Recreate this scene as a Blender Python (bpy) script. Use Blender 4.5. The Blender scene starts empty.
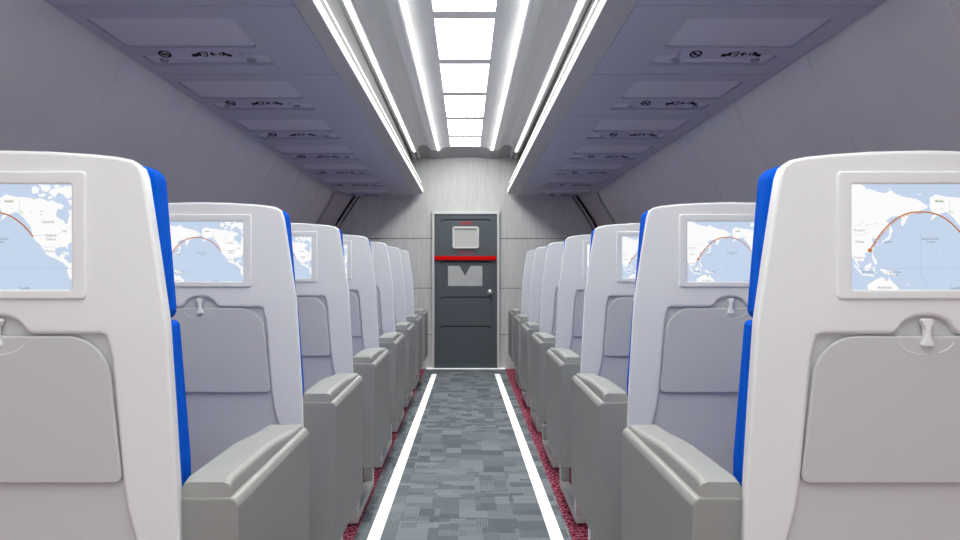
import bpy, bmesh, math, random
from mathutils import Vector, Matrix
random.seed(4)
PI = math.pi
sc = bpy.context.scene
COL = sc.collection
CAMZ = 1.152
F = 735.0

# ---------------------------------------------------------------- materials
def newmat(name):
    m = bpy.data.materials.new(name)
    m.use_nodes = True
    nt = m.node_tree
    return m, nt, nt.nodes['Principled BSDF']

def plain(name, col, rough=0.5, spec=0.5, metal=0.0, bump=None, emit=0.0, var=0.0, vscale=6.0):
    m, nt, b = newmat(name)
    b.inputs['Base Color'].default_value = (*col, 1)
    b.inputs['Roughness'].default_value = rough
    b.inputs['Metallic'].default_value = metal
    b.inputs['Specular IOR Level'].default_value = spec
    if emit:
        b.inputs['Emission Color'].default_value = (*col, 1)
        b.inputs['Emission Strength'].default_value = emit
    tc = nt.nodes.new('ShaderNodeTexCoord')
    if bump:
        n = nt.nodes.new('ShaderNodeTexNoise'); n.inputs['Scale'].default_value = bump[0]
        n.inputs['Detail'].default_value = 4
        bp = nt.nodes.new('ShaderNodeBump'); bp.inputs['Strength'].default_value = bump[1]
        bp.inputs['Distance'].default_value = 0.002
        nt.links.new(tc.outputs['Object'], n.inputs['Vector'])
        nt.links.new(n.outputs['Fac'], bp.inputs['Height'])
        nt.links.new(bp.outputs['Normal'], b.inputs['Normal'])
    if var:
        n2 = nt.nodes.new('ShaderNodeTexNoise'); n2.inputs['Scale'].default_value = vscale
        n2.inputs['Detail'].default_value = 3
        nt.links.new(tc.outputs['Object'], n2.inputs['Vector'])
        mx = nt.nodes.new('ShaderNodeMix'); mx.data_type = 'RGBA'
        mx.inputs['A'].default_value = (*[c*(1-var) for c in col], 1)
        mx.inputs['B'].default_value = (*[min(1, c*(1+var)) for c in col], 1)
        nt.links.new(n2.outputs['Fac'], mx.inputs['Factor'])
        nt.links.new(mx.outputs['Result'], b.inputs['Base Color'])
    return m

def emitter(name, col, strength):
    m = bpy.data.materials.new(name); m.use_nodes = True
    nt = m.node_tree; nt.nodes.clear()
    o = nt.nodes.new('ShaderNodeOutputMaterial'); e = nt.nodes.new('ShaderNodeEmission')
    e.inputs['Color'].default_value = (*col, 1); e.inputs['Strength'].default_value = strength
    nt.links.new(e.outputs[0], o.inputs[0])
    return m

def math_node(nt, op, a=None, b=None):
    n = nt.nodes.new('ShaderNodeMath'); n.operation = op
    for i, v in enumerate((a, b)):
        if v is None: continue
        if isinstance(v, (int, float)): n.inputs[i].default_value = v
        else: nt.links.new(v, n.inputs[i])
    return n.outputs[0]

def blue_fabric():
    m, nt, b = newmat('blue_corduroy')
    b.inputs['Roughness'].default_value = 0.85
    b.inputs['Specular IOR Level'].default_value = 0.04
    tc = nt.nodes.new('ShaderNodeTexCoord')
    mp = nt.nodes.new('ShaderNodeMapping'); mp.inputs['Scale'].default_value = (1, 1, 0.04)
    w = nt.nodes.new('ShaderNodeTexNoise'); w.inputs['Scale'].default_value = 140; w.inputs['Detail'].default_value = 2
    nt.links.new(tc.outputs['Object'], mp.inputs['Vector']); nt.links.new(mp.outputs[0], w.inputs['Vector'])
    mx = nt.nodes.new('ShaderNodeMix'); mx.data_type = 'RGBA'
    mx.inputs['A'].default_value = (0.000, 0.050, 0.40, 1); mx.inputs['B'].default_value = (0.001, 0.125, 0.74, 1)
    nt.links.new(w.outputs['Fac'], mx.inputs['Factor']); nt.links.new(mx.outputs['Result'], b.inputs['Base Color'])
    bp = nt.nodes.new('ShaderNodeBump'); bp.inputs['Strength'].default_value = 0.8; bp.inputs['Distance'].default_value = 0.004
    nt.links.new(w.outputs['Fac'], bp.inputs['Height']); nt.links.new(bp.outputs[0], b.inputs['Normal'])
    return m

def grain_wall():
    m, nt, b = newmat('pale_grained_laminate')
    b.inputs['Roughness'].default_value = 0.45
    b.inputs['Specular IOR Level'].default_value = 0.35
    tc = nt.nodes.new('ShaderNodeTexCoord')
    mp = nt.nodes.new('ShaderNodeMapping'); mp.inputs['Scale'].default_value = (40, 40, 2.2)
    n = nt.nodes.new('ShaderNodeTexNoise'); n.inputs['Scale'].default_value = 1.6; n.inputs['Detail'].default_value = 6
    n.inputs['Distortion'].default_value = 0.6
    nt.links.new(tc.outputs['Object'], mp.inputs['Vector']); nt.links.new(mp.outputs[0], n.inputs['Vector'])
    cr = nt.nodes.new('ShaderNodeValToRGB')
    cr.color_ramp.elements[0].position = 0.34; cr.color_ramp.elements[0].color = (0.575, 0.575, 0.575, 1)
    cr.color_ramp.elements[1].position = 0.62; cr.color_ramp.elements[1].color = (0.665, 0.665, 0.66, 1)
    nt.links.new(n.outputs['Fac'], cr.inputs[0]); nt.links.new(cr.outputs[0], b.inputs['Base Color'])
    return m

def red_carpet():
    m, nt, b = newmat('red_speckled_carpet')
    b.inputs['Roughness'].default_value = 0.95; b.inputs['Specular IOR Level'].default_value = 0.05
    tc = nt.nodes.new('ShaderNodeTexCoord')
    n = nt.nodes.new('ShaderNodeTexNoise'); n.inputs['Scale'].default_value = 62; n.inputs['Detail'].default_value = 2
    nt.links.new(tc.outputs['Object'], n.inputs['Vector'])
    cr = nt.nodes.new('ShaderNodeValToRGB')
    cr.color_ramp.elements[0].position = 0.46; cr.color_ramp.elements[0].color = (0.20, 0.006, 0.035, 1)
    cr.color_ramp.elements[1].position = 0.68; cr.color_ramp.elements[1].color = (0.74, 0.30, 0.38, 1)
    nt.links.new(n.outputs['Fac'], cr.inputs[0]); nt.links.new(cr.outputs[0], b.inputs['Base Color'])
    return m

def aisle_mat():
    m, nt, b = newmat('grey_patchwork_carpet')
    b.inputs['Roughness'].default_value = 0.95; b.inputs['Specular IOR Level'].default_value = 0.05
    tc = nt.nodes.new('ShaderNodeTexCoord')
    sep = nt.nodes.new('ShaderNodeSeparateXYZ'); nt.links.new(tc.outputs['Object'], sep.inputs[0])
    X, Y = sep.outputs[0], sep.outputs[1]
    def cells(sx, sy, off):
        col = math_node(nt, 'FLOOR', math_node(nt, 'DIVIDE', math_node(nt, 'ADD', X, off), sx))
        wn = nt.nodes.new('ShaderNodeTexWhiteNoise'); wn.noise_dimensions = '1D'
        nt.links.new(col, wn.inputs['W'])
        row = math_node(nt, 'FLOOR', math_node(nt, 'ADD', math_node(nt, 'DIVIDE', Y, sy), math_node(nt, 'MULTIPLY', wn.outputs['Value'], 7.3)))
        cb = nt.nodes.new('ShaderNodeCombineXYZ'); nt.links.new(col, cb.inputs[0]); nt.links.new(row, cb.inputs[1]); cb.inputs[2].default_value = off
        w2 = nt.nodes.new('ShaderNodeTexWhiteNoise'); w2.noise_dimensions = '3D'; nt.links.new(cb.outputs[0], w2.inputs['Vector'])
        return w2.outputs['Value']
    c1 = cells(0.135, 0.13, 3.0); c2 = cells(0.074, 0.10, 5.03); c3 = cells(0.17, 0.075, 8.11)
    pick = math_node(nt, 'GREATER_THAN', c3, 0.6)
    mixv = nt.nodes.new('ShaderNodeMix'); nt.links.new(pick, mixv.inputs[0]); nt.links.new(c1, mixv.inputs[2]); nt.links.new(c2, mixv.inputs[3])
    v = mixv.outputs[0]
    # ribs: fine lines across or along each block
    rx = math_node(nt, 'SINE', math_node(nt, 'MULTIPLY', X, 2*PI/0.012))
    ry = math_node(nt, 'SINE', math_node(nt, 'MULTIPLY', Y, 2*PI/0.022))
    d = math_node(nt, 'GREATER_THAN', math_node(nt, 'FRACT', math_node(nt, 'MULTIPLY', v, 7.0)), 0.5)
    rib = nt.nodes.new('ShaderNodeMix'); nt.links.new(d, rib.inputs[0]); nt.links.new(rx, rib.inputs[2]); nt.links.new(ry, rib.inputs[3])
    amp = math_node(nt, 'MULTIPLY', math_node(nt, 'GREATER_THAN', v, 0.40), 0.24)
    val = math_node(nt, 'ADD', v, math_node(nt, 'MULTIPLY', rib.outputs[0], amp))
    n = nt.nodes.new('ShaderNodeTexNoise'); n.inputs['Scale'].default_value = 40; n.inputs['Detail'].default_value = 3
    nt.links.new(tc.outputs['Object'], n.inputs['Vector'])
    val = math_node(nt, 'ADD', val, math_node(nt, 'MULTIPLY', math_node(nt, 'SUBTRACT', n.outputs['Fac'], 0.5), 0.35))
    cr = nt.nodes.new('ShaderNodeValToRGB')
    cr.color_ramp.elements[0].position = 0.0; cr.color_ramp.elements[0].color = (0.130, 0.149, 0.170, 1)
    cr.color_ramp.elements[1].position = 1.0; cr.color_ramp.elements[1].color = (0.275, 0.302, 0.33, 1)
    nt.links.new(val, cr.inputs[0]); nt.links.new(cr.outputs[0], b.inputs['Base Color'])
    return m

EXPO = 0.58
SCR = 2**-EXPO
M = dict(
    shell=plain('white_shell_plastic', (0.80, 0.80, 0.81), 0.32, 0.4),
    tray=plain('pale_grey_plastic', (0.57, 0.57, 0.59), 0.35, 0.4),
    panelback=plain('seat_back_panel_plastic', (0.60, 0.60, 0.625), 0.45, 0.3),
    arm=plain('warm_grey_plastic', (0.285, 0.285, 0.280), 0.42, 0.35),
    armpad=plain('top_lit_pad_vinyl', (0.34, 0.34, 0.332), 0.5, 0.3, bump=(300, 0.1)),  # lighter than the armrest body: light from above put into the colour
    blue=blue_fabric(),
    steel=plain('grey_leg_paint', (0.58, 0.58, 0.58), 0.35, 0.5),
    bin=plain('shade_blue_bin_plastic', (0.46, 0.485, 0.585), 0.45, 0.3),  # blue of the dim shade under the bins is mixed into this colour
    binlip=plain('grey_bin_lip_plastic', (0.47, 0.465, 0.48), 0.45, 0.3),
    binpanel=plain('pale_shade_blue_plastic', (0.60, 0.62, 0.71), 0.4, 0.3),  # same bluish shade tint worked into the paler panels
    sign=plain('sign_box_plastic', (0.47, 0.485, 0.62), 0.35, 0.3),
    ink=plain('black_ink', (0.004, 0.004, 0.006), 0.6, 0.2),
    nozzle=plain('nozzle_plastic', (0.32, 0.33, 0.40), 0.4, 0.3),
    binface=plain('bin_face_plastic', (0.17, 0.17, 0.172), 0.6, 0.1),
    bar=plain('light_crossbar_plastic', (0.78, 0.78, 0.78), 0.6, 0.1),
    ceil=plain('ceiling_plastic', (0.82, 0.82, 0.825), 0.4, 0.3),
    soffit=plain('shaded_ceiling_end', (0.36, 0.355, 0.37), 0.5, 0.3),  # darker than the ceiling: missing light at this end painted in
    sidewall=plain('side_wall_plastic', (0.80, 0.80, 0.80), 0.5, 0.3, bump=(3, 0.6), var=0.06, vscale=2.5),
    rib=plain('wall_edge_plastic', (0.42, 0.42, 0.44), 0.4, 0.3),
    gasket=plain('black_rubber', (0.012, 0.012, 0.014), 0.5, 0.3),
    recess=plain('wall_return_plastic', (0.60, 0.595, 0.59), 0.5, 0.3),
    grain=grain_wall(), groove=plain('joint_dark', (0.10, 0.10, 0.105), 0.7, 0.2),
    red=red_carpet(), aisle=aisle_mat(),
    strip=plain('white_floor_strip', (0.93, 0.93, 0.92), 0.5, 0.3, emit=0.35),
    door=plain('slate_grey_door_paint', (0.090, 0.107, 0.124), 0.42, 0.35),
    doordark=plain('door_groove_shade', (0.012, 0.014, 0.018), 0.6, 0.3),  # near-black core: shade in the panel grooves put into the colour
    frame=plain('brushed_door_frame', (0.72, 0.72, 0.72), 0.35, 0.4),
    redbar=plain('red_bar_paint', (0.66, 0.001, 0.001), 0.5, 0.1),
    redink=plain('red_lettering', (0.55, 0.01, 0.02), 0.5, 0.2),
    pane=plain('frosted_window_panel', (0.55, 0.55, 0.53), 0.3, 0.4),
    plate=plain('brushed_plate', (0.50, 0.50, 0.495), 0.35, 0.4, 0.2, var=0.15, vscale=9),
    knob=plain('chrome_knob', (0.70, 0.70, 0.71), 0.2, 0.6, 0.6),
    lamp=emitter('ceiling_diffuser_light', (0.98, 1, 0.952), 10.8),
    slot=emitter('strip_light_glow', (0.98, 1, 0.95), 2.4),
    lip=emitter('lip_light_glow', (1, 0.985, 0.96), 1.15),
    ocean=emitter('screen_ocean', (0.565, 0.672, 0.845), SCR),
    land=emitter('screen_land', (0.97, 0.97, 0.97), SCR),
    green=emitter('screen_green', (0.72, 0.85, 0.62), SCR),
    route=emitter('screen_route', (0.52, 0.155, 0.018), SCR),
    maptext=emitter('screen_text', (0.20, 0.20, 0.22), SCR*0.8),
    mapgrey=emitter('screen_line', (0.42, 0.50, 0.66), SCR),
)

# ---------------------------------------------------------------- helpers
def tag(o, label=None, cat=None, group=None, kind=None):
    if label: o['label'] = label
    if cat: o['category'] = cat
    if group: o['group'] = group
    if kind: o['kind'] = kind
    return o

def empty(name, loc, rot=(0, 0, 0)):
    o = bpy.data.objects.new(name, None); COL.objects.link(o)
    o.location = loc; o.rotation_euler = rot
    o.empty_display_size = 0.1
    return o

def finish(me, smooth=True, angle=35):
    if smooth:
        for p in me.polygons: p.use_smooth = True
        me.set_sharp_from_angle(angle=math.radians(angle))

def link(name, me, mats, parent=None, loc=None, weighted=False):
    if not isinstance(mats, (list, tuple)): mats = [mats]
    for m in mats:
        if m.name not in [x.name for x in me.materials if x]: me.materials.append(m)
    o = bpy.data.objects.new(name, me); COL.objects.link(o)
    if parent: o.parent = parent
    if loc: o.location = loc
    if weighted:
        w = o.modifiers.new('weighted', 'WEIGHTED_NORMAL'); w.keep_sharp = True; w.weight = 100
    return o

class MB:
    def __init__(s): s.v = []; s.f = []; s.m = []
    def add(s, vs, fs, mi=0):
        n = len(s.v); s.v += [tuple(v) for v in vs]
        s.f += [tuple(i+n for i in f) for f in fs]; s.m += [mi]*len(fs)
        return s
    def box(s, x0, x1, y0, y1, z0, z1, mi=0):
        vs = [(x0,y0,z0),(x1,y0,z0),(x1,y1,z0),(x0,y1,z0),(x0,y0,z1),(x1,y0,z1),(x1,y1,z1),(x0,y1,z1)]
        return s.add(vs, [(3,2,1,0),(4,5,6,7),(0,1,5,4),(1,2,6,5),(2,3,7,6),(3,0,4,7)], mi)
    def poly_xz(s, pts, y, mi=0, facing=-1):
        """flat polygon in the XZ plane; facing -1 looks towards -Y"""
        a = sum(pts[i][0]*pts[(i+1) % len(pts)][1]-pts[(i+1) % len(pts)][0]*pts[i][1] for i in range(len(pts)))
        if (a > 0) != (facing < 0): pts = pts[::-1]
        return s.add([(p[0], y, p[1]) for p in pts], [tuple(range(len(pts)))], mi)
    def tube(s, pts, r, n=10, mi=0, cap=True):
        pts = [Vector(p) for p in pts]; rings = []
        for i, p in enumerate(pts):
            t = (pts[min(i+1, len(pts)-1)]-pts[max(i-1, 0)]).normalized()
            up = Vector((0, 0, 1)) if abs(t.z) < 0.9 else Vector((1, 0, 0))
            a = t.cross(up).normalized(); b = t.cross(a)
            rr = r[i] if isinstance(r, (list, tuple)) else r
            rings.append([p+(a*math.cos(2*PI*k/n)+b*math.sin(2*PI*k/n))*rr for k in range(n)])
        vs = [v for q in rings for v in q]; fs = []
        for i in range(len(pts)-1):
            for k in range(n):
                fs.append((i*n+k, i*n+(k+1) % n, (i+1)*n+(k+1) % n, (i+1)*n+k))
        if cap:
            fs.append(tuple(range(n))); fs.append(tuple((len(pts)-1)*n+k for k in range(n-1, -1, -1)))
        return s.add(vs, fs, mi)
    def mesh(s, name, bevel=0, segs=2, smooth=True, angle=35):
        me = bpy.data.meshes.new(name); me.from_pydata(s.v, [], s.f)
        for p, mi in zip(me.polygons, s.m): p.material_index = mi
        bm = bmesh.new(); bm.from_mesh(me)
        bmesh.ops.recalc_face_normals(bm, faces=bm.faces) if bevel else None
        if bevel:
            bmesh.ops.bevel(bm, geom=[e for e in bm.edges if e.calc_face_angle(0) > 0.5], offset=bevel, segments=segs, profile=0.5, affect='EDGES', clamp_overlap=True)
        bm.to_mesh(me); bm.free()
        finish(me, smooth, angle)
        return me
    def build(s, name, mats, parent=None, bevel=0, segs=2, smooth=True, angle=35, loc=None):
        return link(name, s.mesh(name, bevel, segs, smooth, angle), mats, parent, loc, weighted=bevel > 0)

def rounded(pts, rad, n=6):
    """polygon corners replaced by arcs; rad one number or one per corner"""
    out = []; N = len(pts)
    for i, p in enumerate(pts):
        r = rad[i] if isinstance(rad, (list, tuple)) else rad
        p = Vector(p); a = Vector(pts[i-1]); b = Vector(pts[(i+1) % N])
        if r <= 0: out.append(tuple(p)); continue
        d1 = (a-p).normalized(); d2 = (b-p).normalized()
        ang = math.acos(max(-1, min(1, d1.dot(d2))))
        if ang > PI-0.02: out.append(tuple(p)); continue
        t = min(r/math.tan(ang/2), (a-p).length*0.49, (b-p).length*0.49)
        p1, p2 = p+d1*t, p+d2*t
        r2 = t*math.tan(ang/2)
        c = p+(d1+d2).normalized()*(r2/math.sin(ang/2))
        a1 = math.atan2((p1-c).y, (p1-c).x); a2 = math.atan2((p2-c).y, (p2-c).x)
        da = (a2-a1+PI) % (2*PI)-PI
        for k in range(n+1):
            q = a1+da*k/n
            out.append((c.x+r2*math.cos(q), c.y+r2*math.sin(q)))
    return out

def rect(x0, x1, y0, y1): return [(x0, y0), (x1, y0), (x1, y1), (x0, y1)]

def plate(outlines, thick, bevel=0.0, plane='XZ', at=0.0, cuts=(), bend=None, res=3):
    """flat plate with holes and softened rims. XZ: front face at y=at (facing -Y), body behind it.
    XY: lower face at z=at, body above it."""
    cu = bpy.data.curves.new('tmp', 'CURVE'); cu.dimensions = '2D'; cu.fill_mode = 'BOTH'
    for pts in outlines:
        sp = cu.splines.new('POLY'); sp.points.add(len(pts)-1)
        for q, p in zip(sp.points, pts): q.co = (p[0], p[1], 0, 1)
        sp.use_cyclic_u = True
    cu.extrude = max(thick/2-bevel, 0.0002); cu.bevel_depth = bevel; cu.bevel_resolution = res; cu.offset = -bevel
    ob = bpy.data.objects.new('tmp', cu); COL.objects.link(ob)
    dg = bpy.context.evaluated_depsgraph_get()
    me = bpy.data.meshes.new_from_object(ob.evaluated_get(dg))
    bpy.data.objects.remove(ob); bpy.data.curves.remove(cu)
    me.materials.clear()
    bm = bmesh.new(); bm.from_mesh(me)
    bmesh.ops.remove_doubles(bm, verts=bm.verts, dist=1e-5)
    if plane == 'XZ':
        for v in bm.verts: v.co = Vector((v.co.x, -v.co.z+thick/2+at, v.co.y))
    else:
        for v in bm.verts: v.co = Vector((v.co.x, v.co.y, v.co.z+thick/2+at))
    for c in cuts:
        bmesh.ops.bisect_plane(bm, geom=list(bm.verts)+list(bm.edges)+list(bm.faces), plane_co=(0, 0, c), plane_no=(0, 0, 1))
    if bend:
        for v in bm.verts: v.co.y += bend(v.co.z)
    bmesh.ops.recalc_face_normals(bm, faces=bm.faces)
    bm.to_mesh(me); bm.free()
    finish(me, True, 40)
    return me

def plate_obj(name, outlines, thick, mat, parent=None, **k):
    me = plate(outlines, thick, **k); me.name = name
    return link(name, me, mat, parent, weighted=True)

def text_tris(body, width=None, height=None):
    """flat text, centred: list of vertices (x, y) and faces"""
    cu = bpy.data.curves.new('tmp', 'FONT'); cu.body = body; cu.align_x = 'CENTER'; cu.align_y = 'CENTER'
    cu.size = 1; cu.resolution_u = 1; cu.space_line = 0.85
    ob = bpy.data.objects.new('tmp', cu); COL.objects.link(ob)
    dg = bpy.context.evaluated_depsgraph_get()
    me = bpy.data.meshes.new_from_object(ob.evaluated_get(dg))
    vs = [(v.co.x, v.co.y) for v in me.vertices]; fs = [tuple(p.vertices) for p in me.polygons]
    bpy.data.objects.remove(ob); bpy.data.curves.remove(cu); bpy.data.meshes.remove(me)
    if not vs: return [], []
    x0, x1 = min(v[0] for v in vs), max(v[0] for v in vs); y0, y1 = min(v[1] for v in vs), max(v[1] for v in vs)
    sx = (width/(x1-x0)) if width else None; sy = (height/(y1-y0)) if height else None
    sx = sx or sy; sy = sy or sx
    return [((v[0]-(x0+x1)/2)*sx, (v[1]-(y0+y1)/2)*sy) for v in vs], fs

def text_xz(mb, body, cx, cz, y, width=None, height=None, mi=0):
    vs, fs = text_tris(body, width, height)
    mb.add([(cx+v[0], y, cz+v[1]) for v in vs], fs, mi)

def copy_tree(o, parent=None):
    c = o.copy(); COL.objects.link(c)
    if parent: c.parent = parent; c.matrix_parent_inverse = o.matrix_parent_inverse.copy()
    for ch in list(o.children): copy_tree(ch, c)
    return c

# ---------------------------------------------------------------- the seat
def S(px, py):                       # pixel offset from the seat's centre line at the first row -> metres
    return (px/583.0, CAMZ-(py-271)/583.0)

def bend(z): return 0.0 if z > 1.06 else (1.06-z)*0.042

MAP_W, MAP_H = 686.0, 488.0
asia = [(30,25),(75,25),(100,38),(95,50),(120,48),(150,60),(190,66),(215,52),(240,72),(270,82),(300,86),(330,95),(355,110),(375,122),(380,130),(365,140),(350,148),(330,156),(310,163),(292,170),(285,185),(275,205),(263,218),(257,202),(262,186),(255,178),(240,172),(225,175),(205,183),(190,193),(202,202),(205,215),(195,235),(180,245),(160,262),(150,275),(155,290),(148,288),(140,275),(125,275),(130,285),(136,305),(140,320),(128,335),(112,342),(95,345),(98,360),(90,380),(80,385),(70,375),(62,385),(75,405),(70,410),(55,390),(45,370),(38,352),(30,345)]
isles = [
 [(213,225),(222,235),(215,250),(212,270),(200,285),(185,292),(165,302),(180,285),(200,270),(206,248)],
 [(207,205),(215,222),(212,238),(206,220)],
 [(130,350),(141,365),(152,392),(145,402),(135,385),(127,365)],
 [(40,385),(60,405),(84,432),(76,440),(55,415)],
 [(80,440),(140,446),(138,452),(85,448)],
 [(90,410),(110,395),(128,388),(126,410),(110,426),(95,422)],
 [(130,412),(150,409),(139,418),(149,432),(138,437)],
 [(165,415),(190,420),(220,430),(242,452),(215,446),(190,441),(172,428)],
 [(108,513),(108,490),(130,478),(150,462),(165,457),(185,460),(188,470),(200,475),(207,453),(215,470),(235,490),(248,505),(248,513)],
 [(531,39),(546,31),(566,43),(561,65),(541,71),(531,58)],
 [(571,28),(611,28),(616,48),(596,63),(576,53)],
 [(606,63),(641,38),(681,33),(716,33),(716,60),(716,82),(691,93),(671,73),(651,63),(636,88)],
 [(640,120),(660,112),(676,128),(664,140),(648,136)], [(560,70),(580,66),(596,74),(584,84),(566,82)], [(600,80),(618,76),(624,90),(608,94)], [(690,100),(716,96),(716,128),(704,124)], [(628,30),(650,26),(660,34),(640,42)], [(560,26),(590,26),(584,34),(566,34)], [(150,300),(157,305),(152,315)], [(128,340),(134,345),(131,352)],
 [(195,44),(210,40),(208,50)], [(330,70),(350,66),(348,74)],
 [(285,486),(296,488),(292,494)], [(330,480),(338,476),(336,484)], [(428,346),(432,345),(431,351)],
 [(654,340),(680,338),(700,346),(690,350)],
]
na_left = [(5,85),(35,68),(75,78),(110,82),(150,88),(185,85),(215,98),(245,95),(265,110),(275,125),(262,145),(258,165),(275,182),(295,192),(305,208),(312,190),(320,165),(312,145),(325,140),(335,150),(335,270),(330,290),(315,300),(314,322),(303,312),(275,312),(255,318),(248,335),(262,352),(275,358),(285,345),(298,345),(295,362),(305,375),(315,388),(335,385),(335,470),(322,460),(312,440),(308,420),(313,405),(298,393),(280,380),(255,367),(230,357),(215,347),(205,330),(190,310),(175,290),(160,275),(150,250),(145,225),(135,205),(120,185),(100,165),(80,150),(60,155),(40,165),(20,182),(0,195),(15,175),(33,160),(15,150),(5,130),(8,110)]
na = [(p[0]+381, p[1]+3) for p in na_left]
greens = [[(405,98),(445,98),(452,106),(420,110)],[(470,143),(490,152),(497,163),(475,157)],[(436,136),(446,134),(444,144)],[(532,88),(545,92),(538,100)],[(688,40),(702,42),(698,50)]]
lakes = [[(560,150),(585,147),(582,153)],[(566,160),(580,165),(575,170)],[(665,235),(685,240),(690,250),(676,246)],[(522,155),(535,152),(532,158)]]
labels = [('Canada',605,198,58,0),('United\nStates',618,270,48,0),('Mexico',612,334,38,0),('Mongolia',70,239,50,0),('China',70,290,40,0),('Thailand',66,364,40,0),
          ('Australia',183,502,64,0),('Japan',197,291,32,0),('North Pacific\nOcean',390,284,78,0),('Papua New\nGuinea',226,437,60,0),('Indonesia',112,430,56,0),('Alaska',430,103,42,0),('South',500,505,40,0)]

def rough(pts, amp=3.2, lev=2):
    rnd = random.Random(len(pts)*7+int(pts[0][0]))
    for l in range(lev):
        out = []
        for i, p in enumerate(pts):
            q = pts[(i+1) % len(pts)]
            out.append(p)
            L = math.hypot(q[0]-p[0], q[1]-p[1])
            edge = (p[0] <= 31 and q[0] <= 31) or (p[0] >= 715 and q[0] >= 715) or (p[1] <= 26 and q[1] <= 26) or (p[1] >= 512 and q[1] >= 512)
            if L > 5 and not edge:
                k = rnd.uniform(-1, 1)*min(amp, L*0.22)
                out.append(((p[0]+q[0])/2-(q[1]-p[1])/L*k, (p[1]+q[1])/2+(q[0]-p[0])/L*k))
        pts = out; amp *= 0.6
    return pts

def make_screen(parent, x0, x1, z0, z1, y):
    def T(p): return (x0+(min(max(p[0], 30), 716)-30)/MAP_W*(x1-x0), z1-(min(max(p[1], 25), 513)-25)/MAP_H*(z1-z0))
    mb = MB()
    mb.box(x0-0.002, x1+0.002, y, y+0.004, z0-0.002, z1+0.002, 0)
    k = y-0.0003
    for poly in [asia, na]+isles: mb.poly_xz([T(p) for p in rough(poly)], k, 1)
    for poly in greens: mb.poly_xz([T(p) for p in poly], k-0.0003, 2)
    for poly in lakes: mb.poly_xz([T(p) for p in poly], k-0.0003, 0)
    def ribbon(pts, w, yy, mi):
        L = []; R = []
        for i, p in enumerate(pts):
            a = Vector(pts[max(i-1, 0)]); b = Vector(pts[min(i+1, len(pts)-1)])
            t = (b-a).normalized(); n = Vector((-t.y, t.x))*w/2
            L.append(Vector(p)+n); R.append(Vector(p)-n)
        for i in range(len(pts)-1):
            mb.poly_xz([tuple(L[i]), tuple(R[i]), tuple(R[i+1]), tuple(L[i+1])], yy, mi)
    ribbon([T((30, 415)), T((716, 415))], 0.0005, k-0.0002, 5)
    ribbon([T((345, 28)), T((385, 95)), T((330, 170)), T((310, 205)), T((345, 235)), T((345, 445)), T((373, 475)), T((373, 513))], 0.0005, k-0.0002, 5)
    for line in ([(50,215),(75,212),(92,190)],[(95,215),(150,205),(160,225)],[(40,250),(75,262),(110,245)],[(540,262),(640,258),(690,236)],[(475,100),(478,150)],[(565,310),(600,318),(632,312)]):
        ribbon([T(p) for p in line], 0.0005, k-0.0004, 5)
    # route: a double curved line from the east Asian coast to the west coast of America
    def arc(a, top, b, n=40):
        out = []
        for i in range(n+1):
            t = i/n
            x = a[0]+(b[0]-a[0])*t
            c = (top[0]-a[0])/(b[0]-a[0])
            q = abs(t-c)/(c if t < c else 1-c)
            out.append((x, top[1]+((a[1] if t < c else b[1])-top[1])*q**2.35))
        return out
    main = arc((117, 332), (345, 153), (538, 268))
    ribbon([T(p) for p in main], 0.0023, k-0.0008, 3)
    ribbon([T((p[0]+5, p[1]+6)) for p in main if p[0] < 350], 0.0008, k-0.0006, 3)
    d = T((117, 331)); r = 0.0046
    mb.poly_xz([(d[0]+r*math.cos(a)*(1.0 if i % 2 else 0.65), d[1]+r*math.sin(a)*(1.0 if i % 2 else 0.65)) for i, a in enumerate([k2*PI/4 for k2 in range(8)])], k-0.001, 3)
    for body, px, py, w, _ in labels:
        c = T((px, py)); text_xz(mb, body, c[0], c[1], k-0.0012, width=w/MAP_W*(x1-x0), mi=4)
    me = mb.mesh('screen', smooth=False)
    return link('screen', me, [M['ocean'], M['land'], M['green'], M['route'], M['maptext'], M['mapgrey']], parent)

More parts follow.
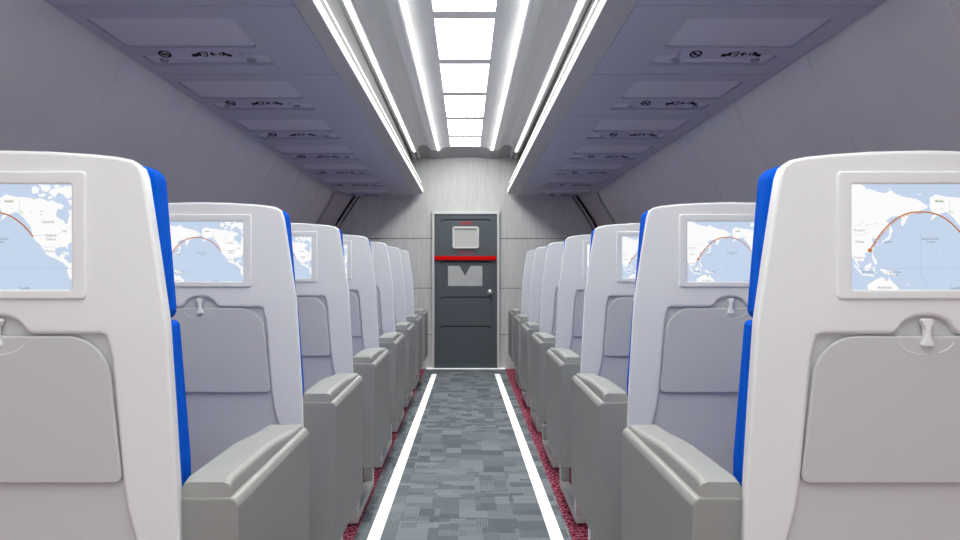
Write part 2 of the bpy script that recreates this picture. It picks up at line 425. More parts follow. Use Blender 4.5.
def make_seat():
    root = empty('passenger_seat', (0, 0, 0))
    # outer white shell: arch-shaped plate open at the bottom behind the tray
    half = [(0.0, 1.3595), (0.09, 1.3575), (0.160, 1.3530), (0.205, 1.3485), (0.232, 1.343), (0.246, 1.333), (0.2525, 1.316),
            (0.262, 1.26), (0.276, 1.17), (0.292, 1.062), (0.300, 0.91), (0.307, 0.757), (0.311, 0.55), (0.308, 0.36), (0.296, 0.325)]
    inner = [(0.256, 0.325), (0.254, 0.50), (0.245, 0.60), (0.2295, 0.69), (0.217, 0.74), (0.2115, 0.783)]
    topr = [(0.2115, 0.783), (0.196, 1.00), (0.1895, 1.030), (0.186, 1.0405), (0.177, 1.0435), (0.062, 1.0435), (0.053, 1.0460), (0.046, 1.053)]
    arch = [(0.049*math.cos(a)*1.0, 1.0435+0.032*math.sin(a)) for a in [PI*k/16 for k in range(3, 14)]]
    right = inner[:-1]+topr
    hole = right+arch+[(-p[0], p[1]) for p in right[::-1]]
    outer = [(p[0], p[1]) for p in half]
    outline = [(-p[0], p[1]) for p in half[::-1]]+half[1:]          # left bottom, over the top, right bottom
    outline = outline+hole
    me = plate([outline, rect(-0.136, 0.136, 1.115, 1.306)], 0.056, bevel=0.0075, cuts=(1.10, 1.085, 1.07, 1.055, 1.04, 0.9, 0.7, 0.5), bend=bend, res=4)
    for v in me.vertices: v.co.x *= 1-0.85*max(0, v.co.y-bend(v.co.z))
    me.name = 'shell'
    link('shell', me, M['shell'], root, weighted=True)
    # panel inside the arch, a little deeper
    back_out = [(-0.272, 0.33), (0.272, 0.33), (0.272, 0.6), (0.25, 0.80), (0.215, 1.06), (0.07, 1.085), (-0.07, 1.085), (-0.215, 1.06), (-0.25, 0.80), (-0.272, 0.6)]
    me = plate([back_out], 0.012, at=0.013, cuts=(1.06, 0.9, 0.7, 0.5), bend=bend); me.name = 'back_panel'
    link('back_panel', me, M['panelback'], root, weighted=True)
    # folding tray table, big upper corner radii
    tr = rounded([(-0.2090, 0.784), (0.2090, 0.784), (0.1855, 1.0405), (-0.1855, 1.0405)], [0.014, 0.014, 0.075, 0.075], 10)
    me = plate([tr], 0.011, bevel=0.0035, at=0.0015, cuts=(1.03, 0.9), bend=bend); me.name = 'tray_table'
    tray = link('tray_table', me, M['tray'], root, weighted=True)
    g = MB()
    g.tube([(0.050*math.cos(a), 0.0016+bend(1.036+0.028*math.sin(a)), 1.038+0.030*math.sin(a)) for a in [PI+PI*k/20 for k in range(1, 20)]], 0.0011, 6)
    o = g.build('finger_groove', M['shell'], tray)
    # latch: dog-bone shaped turn button over the tray's upper edge
    bone = [(-0.0098, 1.0675), (-0.0068, 1.0705), (0, 1.0697), (0.0068, 1.0705), (0.0098, 1.0675), (0.009, 1.062), (0.0048, 1.055), (0.0045, 1.045), (0.0048, 1.037),
            (0.009, 1.031), (0.0098, 1.0255), (0.0068, 1.0225), (0, 1.0233), (-0.0068, 1.0225), (-0.0098, 1.0255), (-0.009, 1.031), (-0.0048, 1.037), (-0.0045, 1.045), (-0.0048, 1.055), (-0.009, 1.062)]
    me = plate([bone], 0.014, bevel=0.0022, at=-0.006); me.name = 'latch'
    link('latch', me, M['shell'], root, weighted=True)
    # screen in its raised frame
    fo = rounded(rect(-0.155, 0.155, 1.1035, 1.3225), 0.008, 5); fi = rounded(rect(-0.1308, 0.1308, 1.1200, 1.3005), 0.003, 3)
    me = plate([fo, fi], 0.010, bevel=0.0035, at=-0.0055); me.name = 'screen_frame'
    fr = link('screen_frame', me, M['shell'], root, weighted=True)
    make_screen(fr, -0.1308, 0.1308, 1.1200, 1.3005, 0.0015)
    # cushions in front of the shell
    def cushion(name, pts, y0, y1, bev):
        me = plate([pts], y1-y0, bevel=bev, at=y0, bend=bend, cuts=(1.05, 0.9, 0.7), res=5); me.name = name
        return link(name, me, M['blue'], root, weighted=True)
    cushion('headrest', rounded([(-0.264, 1.061), (0.264, 1.061), (0.241, 1.3435), (-0.241, 1.3435)], [0.02, 0.02, 0.03, 0.03]), 0.057, 0.133, 0.018)
    cushion('back_cushion', rounded([(-0.283, 0.46), (0.283, 0.46), (0.282, 0.80), (0.265, 1.0605), (-0.265, 1.0605), (-0.282, 0.80)], 0.012), 0.057, 0.137, 0.014)
    sc_ = MB().box(-0.280, 0.280, 0.165, 0.66, 0.40, 0.52); sc_.build('seat_cushion', M['blue'], root, bevel=0.035, segs=4)
    MB().box(-0.285, 0.285, 0.10, 0.64, 0.30, 0.398).build('seat_pan', M['arm'], root, bevel=0.012)
    # armrests: deep side panel with a sculpted pad on top
    for s in (1, -1):
        a0, a1 = (0.293, 0.400) if s > 0 else (0.293, 0.387)
        prof = [(a0, 0.292), (a1, 0.292), (a1, 0.736), (a1-0.011, 0.748), (a0, 0.748)]
        bm = bmesh.new()
        vv = [[bm.verts.new((s*p[0], yy, p[1])) for p in prof] for yy in (0.050, 0.645)]
        bm.faces.new(vv[0]); bm.faces.new(vv[1][::-1])
        for i in range(len(prof)):
            j = (i+1) % len(prof); bm.faces.new((vv[0][i], vv[0][j], vv[1][j], vv[1][i]))
        bmesh.ops.recalc_face_normals(bm, faces=bm.faces)
        bmesh.ops.bevel(bm, geom=list(bm.edges), offset=0.006, segments=2, profile=0.5, affect='EDGES', clamp_overlap=True)
        me = bpy.data.meshes.new('armrest'); bm.to_mesh(me); bm.free(); finish(me)
        arm = link('armrest', me, M['arm'], root, weighted=True)
        # pad: lofted sections along the armrest, thick near the back, sinking to the front
        N = 22; secs = []
        for i in range(N+1):
            t = i/N; y = 0.056+t*(0.632-0.056)
            u = min(max((t-0.42)/0.58, 0), 1)
            h = 0.033-0.019*(u*u*(3-2*u))-0.004*t
            if t < 0.045: h *= 0.80+0.2*math.sqrt(t/0.045)
            if t > 0.97: h *= 0.9
            xi, xo = a0+0.003, a1-0.017
            rr = min(0.011, h*0.6); z0 = 0.744; z1 = 0.748+h
            sec = [(xi, z0), (xi, z1-rr), (xi+rr*0.3, z1-rr*0.3), (xi+rr, z1), (xo-rr*1.2, z1), (xo-rr*0.35, z1-rr*0.3), (xo, z1-rr), (xo, z0)]
            secs.append([(s*q[0], y, q[1]) for q in sec])
        pb = MB(); k = len(secs[0]); fs = []
        for i in range(N):
            for j in range(k):
                f = (i*k+j, i*k+(j+1) % k, (i+1)*k+(j+1) % k, (i+1)*k+j)
                fs.append(f if s > 0 else f[::-1])
        e1 = tuple(range(k-1, -1, -1)); e2 = tuple(N*k+j for j in range(k))
        fs += [e1, e2] if s > 0 else [e1[::-1], e2[::-1]]
        pb.add([v for q in secs for v in q], fs)
        me = pb.mesh('armrest_pad', angle=55)
        bm = bmesh.new(); bm.from_mesh(me); bmesh.ops.recalc_face_normals(bm, faces=bm.faces); bm.to_mesh(me); bm.free()
        link('armrest_pad', me, M['armpad'], arm, weighted=True)
    # floor frames: two posts and a skid on each side
    for s in (1, -1):
        xs = sorted((s*0.258, s*0.305))
        for p0, zt in ((0.17, 0.30), (0.70, 0.14)):
            MB().box(xs[0], xs[1], p0, p0+0.045, 0.0505, zt).build('leg', M['steel'], root, bevel=0.004)
        sk = MB().box(xs[0], xs[1], 0.17, 0.745, 0.0062, 0.05); sk.build('skid', M['steel'], root, bevel=0.006)
    return root

P = 0.95; Y1 = 1.258; XC = 0.794
seat0 = make_seat()
ORD = ['nearest', 'second', 'third', 'fourth', 'fifth', 'sixth', 'farthest']
first = True
for side, sx in (('left', -1), ('right', 1)):
    for k in range(7):
        o = seat0 if first else copy_tree(seat0)
        first = False
        o.location = (-0.801+min(k, 2)*0.005 if sx < 0 else 0.792+0.006*k, Y1+k*P, 0)
        if k == 0: lab = f'large white passenger seat nearest the viewer, {side} of the aisle, partly outside the frame'
        elif k == 6: lab = f'white passenger seat farthest away, last before the front wall, {side} of the aisle'
        else: lab = f'white passenger seat with grey armrest, {ORD[k]} from the viewer on the {side} of the aisle'
        tag(o, lab, 'seat', 'rows of passenger seats along the aisle')

# ---------------------------------------------------------------- floor
YW = 8.645; YB = -1.2
tag(MB().box(-2.0, 2.0, YB, YW+0.1, -0.05, 0.0).build('floor', M['red'], smooth=False), kind='structure')
car = MB().box(-0.477, 0.457, YB+0.02, YW-0.012, 0.0, 0.004).build('aisle_carpet', M['aisle'], smooth=False)
tag(car, 'grey patchwork carpet runner laid along the middle of the aisle', 'carpet')
for sx, side in ((-1, 'left'), (1, 'right')):
    mb = MB()
    def xs(y): return 0.392-0.0085*(y-3.17)*1.0 if y > 3.17 else 0.392
    ys = [0.2, 3.17, 8.17]
    vs = []
    for z in (0.0042, 0.0075):
        for y in ys: vs += [(sx*(xs(y)-0.027), y, z), (sx*(xs(y)+0.027), y, z)]
    n = 2*len(ys)
    fs = []
    for i in range(len(ys)-1):
        a = 2*i; fs.append((n+a, n+a+1, n+a+3, n+a+2)); fs.append((a, a+2, a+3, a+1))
        fs.append((a, n+a, n+a+2, a+2)); fs.append((a+1, a+3, n+a+3, n+a+1))
    fs += [(0, 1, n+1, n), (n-2, 2*n-2, 2*n-1, n-1)]
    mb.add(vs, fs)
    me = mb.mesh('floor_light_strip', smooth=False)
    bm = bmesh.new(); bm.from_mesh(me); bmesh.ops.recalc_face_normals(bm, faces=bm.faces); bm.to_mesh(me); bm.free()
    o = link('floor_light_strip', me, M['strip'])
    tag(o, f'bright white guide strip along the {side} edge of the grey aisle carpet', 'floor strip', 'guide strips on the aisle floor')

# ---------------------------------------------------------------- front wall and door
wb = MB()
for z0, z1 in ((0.0, 0.399), (0.406, 0.946), (0.953, 1.530), (1.537, 2.75)):
    wb.box(-2.05, 2.05, YW, YW+0.03, z0, z1, 0)
wf = wb.mesh('wall_front', bevel=0.003)
wb2 = MB().box(-2.05, 2.05, YW+0.014, YW+0.05, 0, 2.75, 1)
me2 = wb2.mesh('w2')
bm = bmesh.new(); bm.from_mesh(wf); bm.from_mesh(me2); bm.to_mesh(wf); bm.free()
o = link('wall_front', wf, [M['grain'], M['groove']], weighted=True); tag(o, kind='structure')

def DX(px): return (px-465.7)/85.26
def DZ(py): return CAMZ-(py-271)/85.26
door = empty('door_1', (0, YW, 0)); tag(door, kind='structure')
y = -0.035
hw = 0.3675
hx = 0.300
def hole(zt, zb): return [(-hx, zb), (hx, zb), (hx, zt-0.022), (hx-0.028, zt), (-hx+0.028, zt), (-hx, zt-0.022)]
holes = [hole(DZ(219.3), 1.352), hole(DZ(261.3), DZ(294)), hole(DZ(296.6), DZ(323.3)), hole(DZ(325.9), 0.085)]
plate_obj('door_leaf', [rect(-hw, hw, 0.012, DZ(214.2))]+holes, 0.016, M['door'], door, bevel=0.0015, at=y)
for (zt, zb) in ((DZ(219.3), 1.352), (DZ(261.3), DZ(294)), (DZ(296.6), DZ(323.3)), (DZ(325.9), 0.085)):
    gp_ = 0.013; x_ = hx-0.0005
    plate_obj('door_panel', [[(-x_, zb+0.0005), (x_, zb+0.0005), (x_, zt-0.022-gp_), (x_-0.028, zt-gp_), (-x_+0.028, zt-gp_), (-x_, zt-0.022-gp_)]], 0.014, M['door'], door, bevel=0.0012, at=y+0.001)
MB().box(-hw+0.002, hw-0.002, y+0.0165, 0.0, 0.013, DZ(214.2)-0.002).build('door_core', M['doordark'], door, smooth=False)
fw = 0.394; ft = DZ(211.2)
fr = plate_obj('door_frame', [[(-fw, 0.0), (-hw, 0.0), (-hw, DZ(214.2)), (hw, DZ(214.2)), (hw, 0.0), (fw, 0.0), (fw, ft), (-fw, ft)]], 0.055, M['frame'], door, bevel=0.004, at=-0.056)
MB().box(-0.46, 0.46, -0.06, 0.0, 0.0042, 0.014).build('threshold', M['strip'], door, bevel=0.002)
wx0, wx1, wz0, wz1 = DX(452.3), DX(479), DZ(248.7), DZ(226.7)
wfme = plate([rounded(rect(wx0, wx1, wz0, wz1), 0.030, 6), rounded(rect(wx0+0.024, wx1-0.024, wz0+0.018, wz1-0.024), 0.014, 5)], 0.030, bevel=0.006, at=y-0.028)
wfo = link('door_window', wfme, M['frame'], door, weighted=True)
MB().box(wx0+0.012, wx1-0.012, y-0.004, y+0.0005, wz0+0.01, wz1-0.01).build('window_pane', M['pane'], wfo, smooth=False)
tb = MB()
text_xz(tb, '驾驶舱', DX(466), DZ(223.2), y-0.0002, width=0.150, height=0.046)
tb.build('upper_lettering', M['redink'], door, smooth=False)
tb = MB()
for i, ch in enumerate('闲人免入'):
    text_xz(tb, ch, DX(459.8+4.15*i), DZ(252.2), y-0.0002, height=0.046 if i in (0, 2) else 0.034)
tb.build('lower_lettering', M['redink'], door, smooth=False)
MB().box(-hw+0.003, hw-0.012, y-0.045, y-0.012, DZ(260.4), DZ(256.0)).build('push_bar', M['redbar'], door, bevel=0.008, segs=3)
for s in (-1, 1):
    MB().box(s*0.33-0.015, s*0.33+0.015, y-0.02, y+0.004, DZ(259.6), DZ(256.8)).build('bar_bracket', M['redbar'], door, bevel=0.002)
px0, px1, pz0, pz1 = DX(448), DX(482.3), DZ(286), DZ(265.9)
plate_obj('notice_plate', [[(px0, pz0), (px1, pz0), (px1, pz1), (DX(470.6), pz1), (DX(465.0), DZ(276)), (DX(459.4), pz1), (px0, pz1)]], 0.010, M['plate'], door, bevel=0.002, at=y-0.004)
kb = MB(); kp = Vector((DX(489.8), 0, DZ(291.8)))
kb.tube([(kp.x, y+0.005, kp.z), (kp.x, y-0.016, kp.z), (kp.x, y-0.022, kp.z), (kp.x, y-0.034, kp.z), (kp.x, y-0.048, kp.z), (kp.x, y-0.056, kp.z), (kp.x, y-0.059, kp.z)],
        [0.016, 0.014, 0.022, 0.030, 0.030, 0.021, 0.006], 20)
kb.build('door_knob', M['knob'], door)

# ---------------------------------------------------------------- ceiling with recessed lights
MS = 0.0109
CX = -0.006
def tap(yy): return (0.595-0.0076*(yy-3.7))/0.583
def taper_mesh(o, yc):
    for v in o.data.vertices: v.co.x *= tap(yc+v.co.y)
def cz(z, yy): return CAMZ+z-MS*yy
prof = [(0.0, 1.488), (0.165, 1.488), (0.167, 1.468), (0.198, 1.4665), (0.24, 1.460), (0.275, 1.444), (0.289, 1.430),
        (0.2895, 1.436), (0.3255, 1.436), (0.326, 1.426), (0.338, 1.424), (0.350, 1.432), (0.378, 1.428), (0.402, 1.438), (0.42, 1.462), (0.45, 1.484), (0.49, 1.490),
        (0.53, 1.472), (0.548, 1.44), (0.553, 1.410), (0.5645, 1.4085), (0.565, 1.424), (0.601, 1.424), (0.6015, 1.4085), (0.622, 1.404), (0.640, 1.43), (0.80, 1.60), (1.2, 1.60), (1.6, 1.40)]
pts = [(-x, z) for x, z in prof[::-1]]+prof[1:]
cb = MB(); ys = [YB, 1, 3, 5, 7, YW]
for yy in ys: pass
pts = [(x+CX, z) for x, z in pts]
n = len(pts)
vs = [(x*tap(yy), yy, cz(z, yy)) for yy in ys for x, z in pts]
fs = [(i*n+j, (i+1)*n+j, (i+1)*n+j+1, i*n+j+1) for i in range(len(ys)-1) for j in range(n-1)]
cb.add(vs, fs)
# cover above
vs2 = [(x, yy, cz(z, yy)+0.03+(0.0)) for yy in (YB, YW) for x, z in ((-1.62, 1.56), (1.62, 1.56))]
cb.add(vs2, [(0, 1, 3, 2)])
tag(cb.build('ceiling', M['ceil'], angle=28), kind='structure')

CP = 0.8775
bars = [4.10+CP*j for j in range(-6, 5)]
edges = bars+[8.15]
nv = 0
seen_names = ['farthest, short rectangular ceiling light above the front door', 'rectangular ceiling light second from the front door end', 'rectangular ceiling light third from the front door end',
              'rectangular ceiling light fourth from the front door end', 'rectangular ceiling light fifth from the front door end', 'nearest visible rectangular ceiling light, cut by the top of the frame']
pairs = list(zip(edges[:-1], edges[1:]))
for i, (a, b) in enumerate(pairs):
    a2 = a+0.034; b2 = b-0.034 if i < len(pairs)-1 else b
    root = empty('ceiling_light', (CX, (a+b)/2, cz(1.474, (a+b)/2)), (-MS, 0, 0))
    k = len(pairs)-1-i
    if k < 6: tag(root, seen_names[k], 'ceiling light', 'central row of ceiling lights')
    else: tag(root, 'rectangular ceiling light behind the viewer', 'ceiling light', 'ceiling lights behind the viewer')
    a2 = a+0.060; b2 = b-0.060 if i < len(pairs)-1 else b
    L = (b2-a2)/2; c = (a2+b2)/2-(a+b)/2
    dif = MB().box(-0.1645, 0.1645, c-L, c+L, 0.0, 0.01).build('diffuser', M['lamp'], root, smooth=False); taper_mesh(dif, (a+b)/2)
    e0 = a-(a+b)/2
    cbr = MB().box(-0.1655, 0.1655, e0-0.0595, e0+0.0595, -0.003, 0.012).build('crossbar', M['bar'], root, bevel=0.002); taper_mesh(cbr, (a+b)/2)

nth = ['farthest', 'second farthest', 'third farthest', 'fourth farthest', 'fifth farthest', 'nearest visible']
for side, sx in (('left', -1), ('right', 1)):
    for nm, xc, zt, w in (('inner', 0.3075, 1.420, 0.023), ('outer', 0.583, 1.404, 0.020)):
        es = [4.08+CP*j for j in range(-6, 5)]+[8.15]
        segs = list(zip(es[:-1], es[1:]))
        for i, (a, b) in enumerate(segs):
            k = len(segs)-1-i
            yc = (a+b)/2; L = (b-a)/2-0.018
            mb = MB(); mb.box(-w/2, w/2, -L, L, 0, 0.008)
            o = mb.build('strip_light', M['slot'], None, smooth=False)
            o.location = (sx*xc*tap(yc)+CX, yc, cz(zt, yc)); o.rotation_euler = (-MS, 0, sx*0.013*xc)
            if k < 6: tag(o, f'{nth[k]} narrow strip light in the {nm} {side} ceiling groove', 'strip light', f'{nm} {side} strip lights')
            else: tag(o, f'narrow strip light in the {nm} {side} groove behind the viewer', 'strip light', f'{nm} {side} strip lights behind the viewer')

# end soffit above the door wall
sp = [(x, z) for x, z in prof if x <= 0.65]; sp = [(-x, z) for x, z in sp[::-1]]+sp[1:]
sb = MB(); n = len(sp); vs = []
for x, z in sp: vs.append((x*tap(8.165)+CX, 8.165, cz(z, 8.165)-0.004))
for x, z in sp: vs.append((x+CX, YW-0.002, CAMZ+1.317+(z-1.42)*0.25))
for x, z in sp: vs.append((x+CX, YW-0.002, CAMZ+1.46))
for x, z in sp: vs.append((x+CX, 8.165, CAMZ+1.46))
fs = []
for r_ in range(4):
    q = (r_+1) % 4
    for j in range(n-1): fs.append((r_*n+j, q*n+j, q*n+j+1, r_*n+j+1))
fs += [(0, n, 2*n, 3*n), (n-1, 4*n-1, 3*n-1, 2*n-1)]
sb.add(vs, fs)
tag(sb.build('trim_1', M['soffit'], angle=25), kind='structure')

# ---------------------------------------------------------------- overhead bins
YEND = 8.55
def build_bin(side, k):
    sx = -1 if side == 'left' else 1
    ya = 2.615+0.8755*k; yb = min(ya+0.8755, YEND); L = yb-ya
    g = 0.0035
    zb = 0.971
    root = empty('overhead_bin', (sx*1.0, ya, cz(zb, ya)+0.006), (-MS, 0, 0))
    def X(x): return sx*(x-1.0)
    def lx(x, yy): return x-0.0062*(ya+yy-2.6)+sx*(-0.020+0.0026*(ya+yy-2.64)) if x < 0.59 else x
    # body: extruded cross section
    pr = [(1.49, 0.0125), (0.603, 0.0125), (0.602, -0.006), (0.528, 0.022), (0.5275, 0.026), (0.536, 0.026), (0.537, 0.076), (0.541, 0.079), (0.548, 0.130), (0.551, 0.158), (0.595, 0.26), (0.615, 0.37), (0.9, 0.46), (1.30, 0.44), (1.46, 0.25)]
    mb = MB(); vs = []
    for yy in (0.0004, L-0.0004):
        vs += [(X(lx(x, yy)), yy, z) for x, z in pr]
    n = len(pr)
    fs = []; mi = []
    for j in range(n):
        f = (j, (j+1) % n, n+(j+1) % n, n+j); fs.append(f)
    mb.add(vs, fs+[tuple(range(n)), tuple(range(2*n-1, n-1, -1))])
    for j in range(n): mb.m[j] = 1 if j in (1, 2, 3) else (2 if 4 <= j <= 11 else 0)
    me = mb.mesh('bin_body', angle=20)
    bm = bmesh.new(); bm.from_mesh(me); bmesh.ops.recalc_face_normals(bm, faces=bm.faces); bm.to_mesh(me); bm.free()
    link('bin_body', me, [M['bin'], M['binlip'], M['binface']], root)
    # lip light: broad strip along the lip; thin glowing strip above imitates its reflection
    def strip(name, p0, p1, th, depth):
        q = MB(); v = []
        for yy in (g+0.004, L-g-0.004):
            for (x, z) in (p0, p1):
                v.append((X(lx(x, yy)), yy, z)); v.append((X(lx(x+depth, yy)), yy, z))
        q.add(v, [(0, 1, 3, 2), (4, 6, 7, 5), (0, 2, 6, 4), (1, 5, 7, 3), (2, 3, 7, 6), (0, 4, 5, 1)])
        m2 = q.mesh(name, smooth=False)
        b2 = bmesh.new(); b2.from_mesh(m2); bmesh.ops.recalc_face_normals(b2, faces=b2.faces); b2.to_mesh(m2); b2.free()
        link(name, m2, M['lip'], root)
    strip('lip_light', (0.5255, 0.027), (0.530, 0.074), 0, 0.006)
    strip('lip_reflection', (0.5455, 0.134), (0.5475, 0.150), 0, 0.003)
    # underside panel with two openings
    off = -0.0 if side == 'left' else 0.03
    a0, a1, b0, b1 = 0.872-off*1.2, 1.425-off*1.6, 0.123, 0.482
    s0, s1, t0, t1 = 0.862-off, 1.412-off*1.6, 0.575, 0.735
    outl = [rect(min(X(0.604), X(1.47)), max(X(0.604), X(1.47)), g, L-g)]
    full = L > 0.80
    r1 = rect(min(X(a0), X(a1)), max(X(a0), X(a1)), b0, b1)
    h1 = rounded(r1, 0.035, 6)
    t1 = min(t1, L-0.02)
    r2 = rect(min(X(s0), X(s1)), max(X(s0), X(s1)), t0, t1)
    h2 = rounded(r2, 0.03, 6)
    plate_obj('underside_panel', outl+[h1, h2], 0.018, M['bin'], root, bevel=0.0012, plane='XY', at=-0.006)
    q = 0.004
    h1i = rounded(rect(r1[0][0]+q, r1[1][0]-q, b0+q, b1-q), 0.032, 6)
    plate_obj('access_panel', [h1i], 0.008, M['binpanel'], root, bevel=0.002, plane='XY', at=0.003)
    h2i = rounded(rect(r2[0][0]-0.001, r2[1][0]+0.001, t0-0.001, t1+0.001), 0.03, 6)
    plate_obj('service_recess', [h2i], 0.002, M['binpanel'], root, plane='XY', at=0.0085)
    # sign box with the two symbols
    if side == 'left': sa, sb_ = -1.307, -0.964
    else: sa, sb_ = 0.916, 1.253
    sa -= sx*1.0; sb_ -= sx*1.0
    d0, d1, drop = 0.487, 0.566, 0.027
    wb_ = MB(); pf = [(d0, -0.0045), (d1, -drop), (d1+0.006, -drop+0.003), (d1+0.016, 0.006), (d0, 0.006)]
    vs_ = [(x, p[0], p[1]) for x in (sa, sb_) for p in pf]
    wb_.add(vs_, [(i_, (i_+1) % 5, 5+(i_+1) % 5, 5+i_) for i_ in range(5)]+[(4, 3, 2, 1, 0), (5, 6, 7, 8, 9)])
    sg = wb_.build('sign_box', M['sign'], root, bevel=0.003)
    th = math.atan2(drop-0.0045, d1-d0)
    ymid = 0.0
    def slope(v): return (v[0], (d0+d1)/2-0.002+v[1]*math.cos(th), -(drop+0.0045)/2+0.00055-v[1]*math.sin(th)-0.0012)
    z = 0.0
    if side == 'left': nx, bx = -1.283+1.0, -1.088+1.0
    else: nx, bx = 0.985-1.0, 1.178-1.0
    # drawing helpers: screen-up in the photo is towards the viewer (-Y)
    nb = MB(); R = 0.027; N = 28; ry = 1.0
    def ring(cx, r0, r1_):
        v = []
        for i in range(N):
            a = 2*PI*i/N
            v += [(cx+r0*math.cos(a), ymid+r0*ry*math.sin(a), z), (cx+r1_*math.cos(a), ymid+r1_*ry*math.sin(a), z)]
        nb.add(v, [(2*i, 2*i+1, (2*i+3) % (2*N), (2*i+2) % (2*N)) for i in range(N)])
    ring(nx, R, R*0.70)
    def quad(mb_, cx, pts_): mb_.add([(cx+p[0], ymid-p[1], z) for p in pts_], [tuple(range(len(pts_)))])
    quad(nb, nx, [(-0.024, 0.014), (-0.018, 0.021), (0.024, -0.014), (0.018, -0.021)])
    quad(nb, nx, [(-0.019, -0.002), (0.004, -0.002), (0.004, -0.008), (-0.019, -0.008)])
    quad(nb, nx, [(0.009, 0.002), (0.017, 0.002), (0.017, 0.008), (0.009, 0.008)])
    nb.v = [slope(v) for v in nb.v]
    nb.build('no_smoking_symbol', M['ink'], sg, smooth=False)
    bb = MB()
    quad(bb, bx, [(-0.082, -0.020), (-0.082, 0.002), (-0.062, 0.002), (-0.050, 0.014), (-0.040, 0.014), (-0.040, -0.014), (-0.058, -0.014), (-0.064, -0.020)])   # strap with hand, left
    for w in ([(-0.038, 0.018), (-0.010, 0.018), (-0.010, 0.012), (-0.038, 0.012)], [(-0.038, -0.012), (-0.014, -0.012), (-0.014, -0.018), (-0.038, -0.018)], [(-0.016, 0.012), (-0.010, 0.012), (-0.014, -0.018), (-0.020, -0.018)],
              [(-0.032, 0.004), (-0.020, 0.004), (-0.020, -0.003), (-0.032, -0.003)],
              [(-0.005, 0.0), (0.012, 0.018), (0.012, 0.004), (0.026, 0.004), (0.026, -0.004), (0.012, -0.004), (0.012, -0.018)],
              [(0.030, 0.0), (0.046, 0.015), (0.046, 0.008), (0.039, 0.0), (0.046, -0.008), (0.046, -0.015)],
              [(0.049, 0.018), (0.058, 0.016), (0.072, 0.002), (0.088, -0.002), (0.088, -0.020), (0.070, -0.018), (0.058, -0.006), (0.049, -0.018)]):
        quad(bb, bx, w)
    bb.v = [slope(v) for v in bb.v]
    bb.build('seat_belt_symbol', M['ink'], sg, smooth=False)
    for vx in ((0.958, 1.35) if side == 'left' else (0.945, 1.30)):
        yy = min(0.682, L-0.06)
        nz = MB(); nz.tube([(X(vx), yy, 0.011), (X(vx), yy, 0.003), (X(vx), yy, -0.004), (X(vx), yy, -0.0045)], [0.020, 0.020, 0.015, 0.006], 18)
        nz.build('air_nozzle', M['nozzle'], root)
    return root

for side in ('left', 'right'):
    for k in range(-3, 7):
        r = build_bin(side, k)
        if k == 6: lab = f'farthest {side} overhead bin section, ending at the front wall'
        elif k == -1: lab = f'{side} overhead bin section only just showing at the top edge of the frame'
        elif k < -1: lab = f'{side} overhead bin section above and behind the viewer'
        else: lab = f'{side} overhead bin section with sign strip, {["nearest fully visible", "second", "third", "fourth", "fifth", "sixth"][k]}' + ('' if k == 0 else ' from the viewer')
        tag(r, lab, 'overhead bin', f'{side} row of overhead bins')

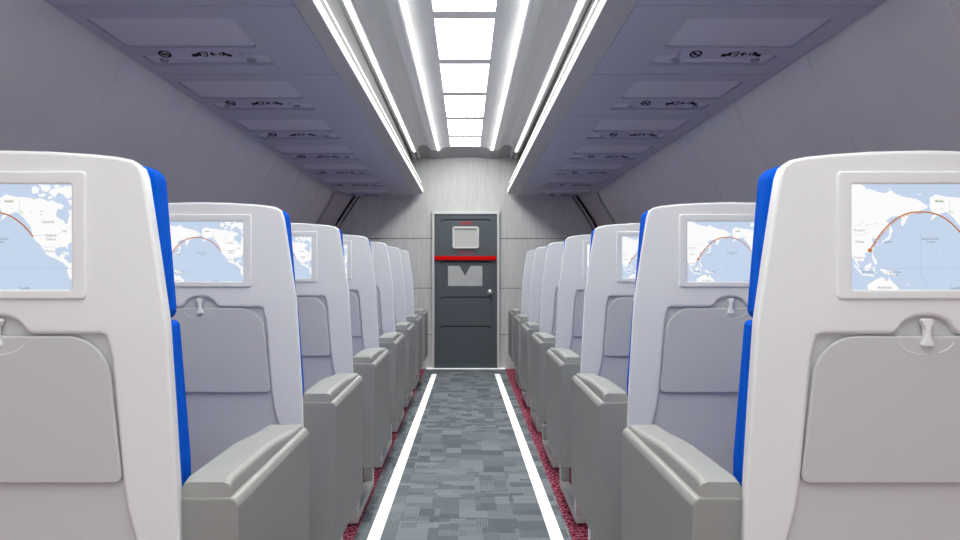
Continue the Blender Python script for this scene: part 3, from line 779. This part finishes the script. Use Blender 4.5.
# ---------------------------------------------------------------- side walls
wp = [(1.45, 1.06), (1.475, 0.96), (1.53, 0.82), (1.60, 0.70), (1.67, 0.59), (1.735, 0.46), (1.79, 0.32), (1.84, 0.16), (1.875, 0.0), (1.89, -0.3), (1.88, -1.152)]
YE = 8.32
tn = 2
for side, sx in (('left', -1), ('right', 1)):
    mb = MB(); n = len(wp)
    ylist = []
    y0 = YB
    jl = [2.615+0.8755*k-0.30 for k in range(-5, 7)]
    joints = [j for j in jl if YB < j < YE-0.05]
    yv = [YB]
    for j in joints: yv += [j-0.007, j-0.0035, j+0.0035, j+0.007]
    yv += [YE]
    vs = []
    for i, yy in enumerate(yv):
        m = (i-1) % 4 if 0 < i < len(yv)-1 else 0
        d = 0.004 if m in (1, 2) and 0 < i < len(yv)-1 else 0.0
        for x, z in wp: vs.append((sx*(x+d), yy, CAMZ+z))
    fs = []
    for i in range(len(yv)-1):
        for j in range(n-1):
            f = (i*n+j, (i+1)*n+j, (i+1)*n+j+1, i*n+j+1); fs.append(f if sx < 0 else f[::-1])
    mb.add(vs, fs)
    # outer skin so that the wall has thickness
    vo = [(sx*(x+0.04), yy, CAMZ+z) for yy in (YB, YE) for x, z in wp]
    mb.add(vo, [((j, j+1, n+j+1, n+j) if sx < 0 else (j, n+j, n+j+1, j+1)) for j in range(n-1)])
    tag(mb.build('wall_'+side, M['sidewall'], angle=25), kind='structure')
    # pale rib finishing the wall panelling
    mb = MB(); vs = []
    for x, z in wp:
        vs += [(sx*(x-0.018), YE-0.02, CAMZ+z-0.012), (sx*(x-0.018), YE+0.03, CAMZ+z-0.012), (sx*(x+0.05), YE+0.03, CAMZ+z), (sx*(x+0.05), YE-0.02, CAMZ+z)]
    fs = []
    for i in range(n-1):
        for j in range(4):
            a = i*4; fs.append((a+j, a+(j+1) % 4, a+4+(j+1) % 4, a+4+j))
    mb.add(vs, fs+[(0, 1, 2, 3), tuple(4*(n-1)+j for j in (3, 2, 1, 0))])
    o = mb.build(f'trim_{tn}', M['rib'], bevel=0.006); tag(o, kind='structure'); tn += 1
    # return surface from the rib to the front wall, and the black seal there
    gp = [(1.235, 1.00), (1.305, 0.885), (1.40, 0.745), (1.495, 0.60), (1.58, 0.44), (1.65, 0.25), (1.70, 0.0), (1.70, -1.152)]
    ap = [(1.475, 1.00), (1.51, 0.885), (1.58, 0.745), (1.665, 0.60), (1.745, 0.44), (1.815, 0.25), (1.875, 0.0), (1.88, -1.152)]
    mb = MB(); vs = []
    for (gx, gz), (ax, az) in zip(gp, ap): vs += [(sx*ax, YE+0.02, CAMZ+az), (sx*gx, YW-0.004, CAMZ+gz)]
    mb.add(vs, [((2*i, 2*i+1, 2*i+3, 2*i+2) if sx < 0 else (2*i, 2*i+2, 2*i+3, 2*i+1)) for i in range(len(gp)-1)])
    vs2 = [(v[0]+sx*0.03, v[1], v[2]) for v in vs]
    mb.add(vs2, [((2*i, 2*i+1, 2*i+3, 2*i+2) if sx > 0 else (2*i, 2*i+2, 2*i+3, 2*i+1)) for i in range(len(gp)-1)])
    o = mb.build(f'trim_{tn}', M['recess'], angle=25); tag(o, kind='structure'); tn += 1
    mb = MB()
    mb.tube([(sx*(x-0.004), YW-0.016, CAMZ+z) for x, z in gp], 0.014, 8)
    mb.tube([(sx*(x-0.060), YW-0.010, CAMZ+z-0.0) for x, z in gp[:-1]], 0.006, 8)
    o = mb.build(f'trim_{tn}', M['gasket']); tag(o, kind='structure'); tn += 1

# ---------------------------------------------------------------- light, world, camera
w = bpy.data.worlds.new('world'); sc.world = w; w.use_nodes = True
bg = w.node_tree.nodes['Background']
bg.inputs['Color'].default_value = (0.96, 1.0, 0.99, 1); bg.inputs['Strength'].default_value = 0.5

cam = bpy.data.cameras.new('camera'); co = bpy.data.objects.new('camera', cam); COL.objects.link(co)
co.location = (0.003, 0, CAMZ); co.rotation_euler = (PI/2, 0, 0)
cam.sensor_width = 36; cam.lens = F/960*36
cam.shift_x = (480-466)/960; cam.shift_y = 1.0/960
cam.clip_start = 0.02
sc.camera = co
sc.view_settings.view_transform = 'Standard'; sc.view_settings.look = 'None'
sc.view_settings.exposure = EXPO; sc.view_settings.gamma = 1.0
sc.view_settings.use_curve_mapping = False
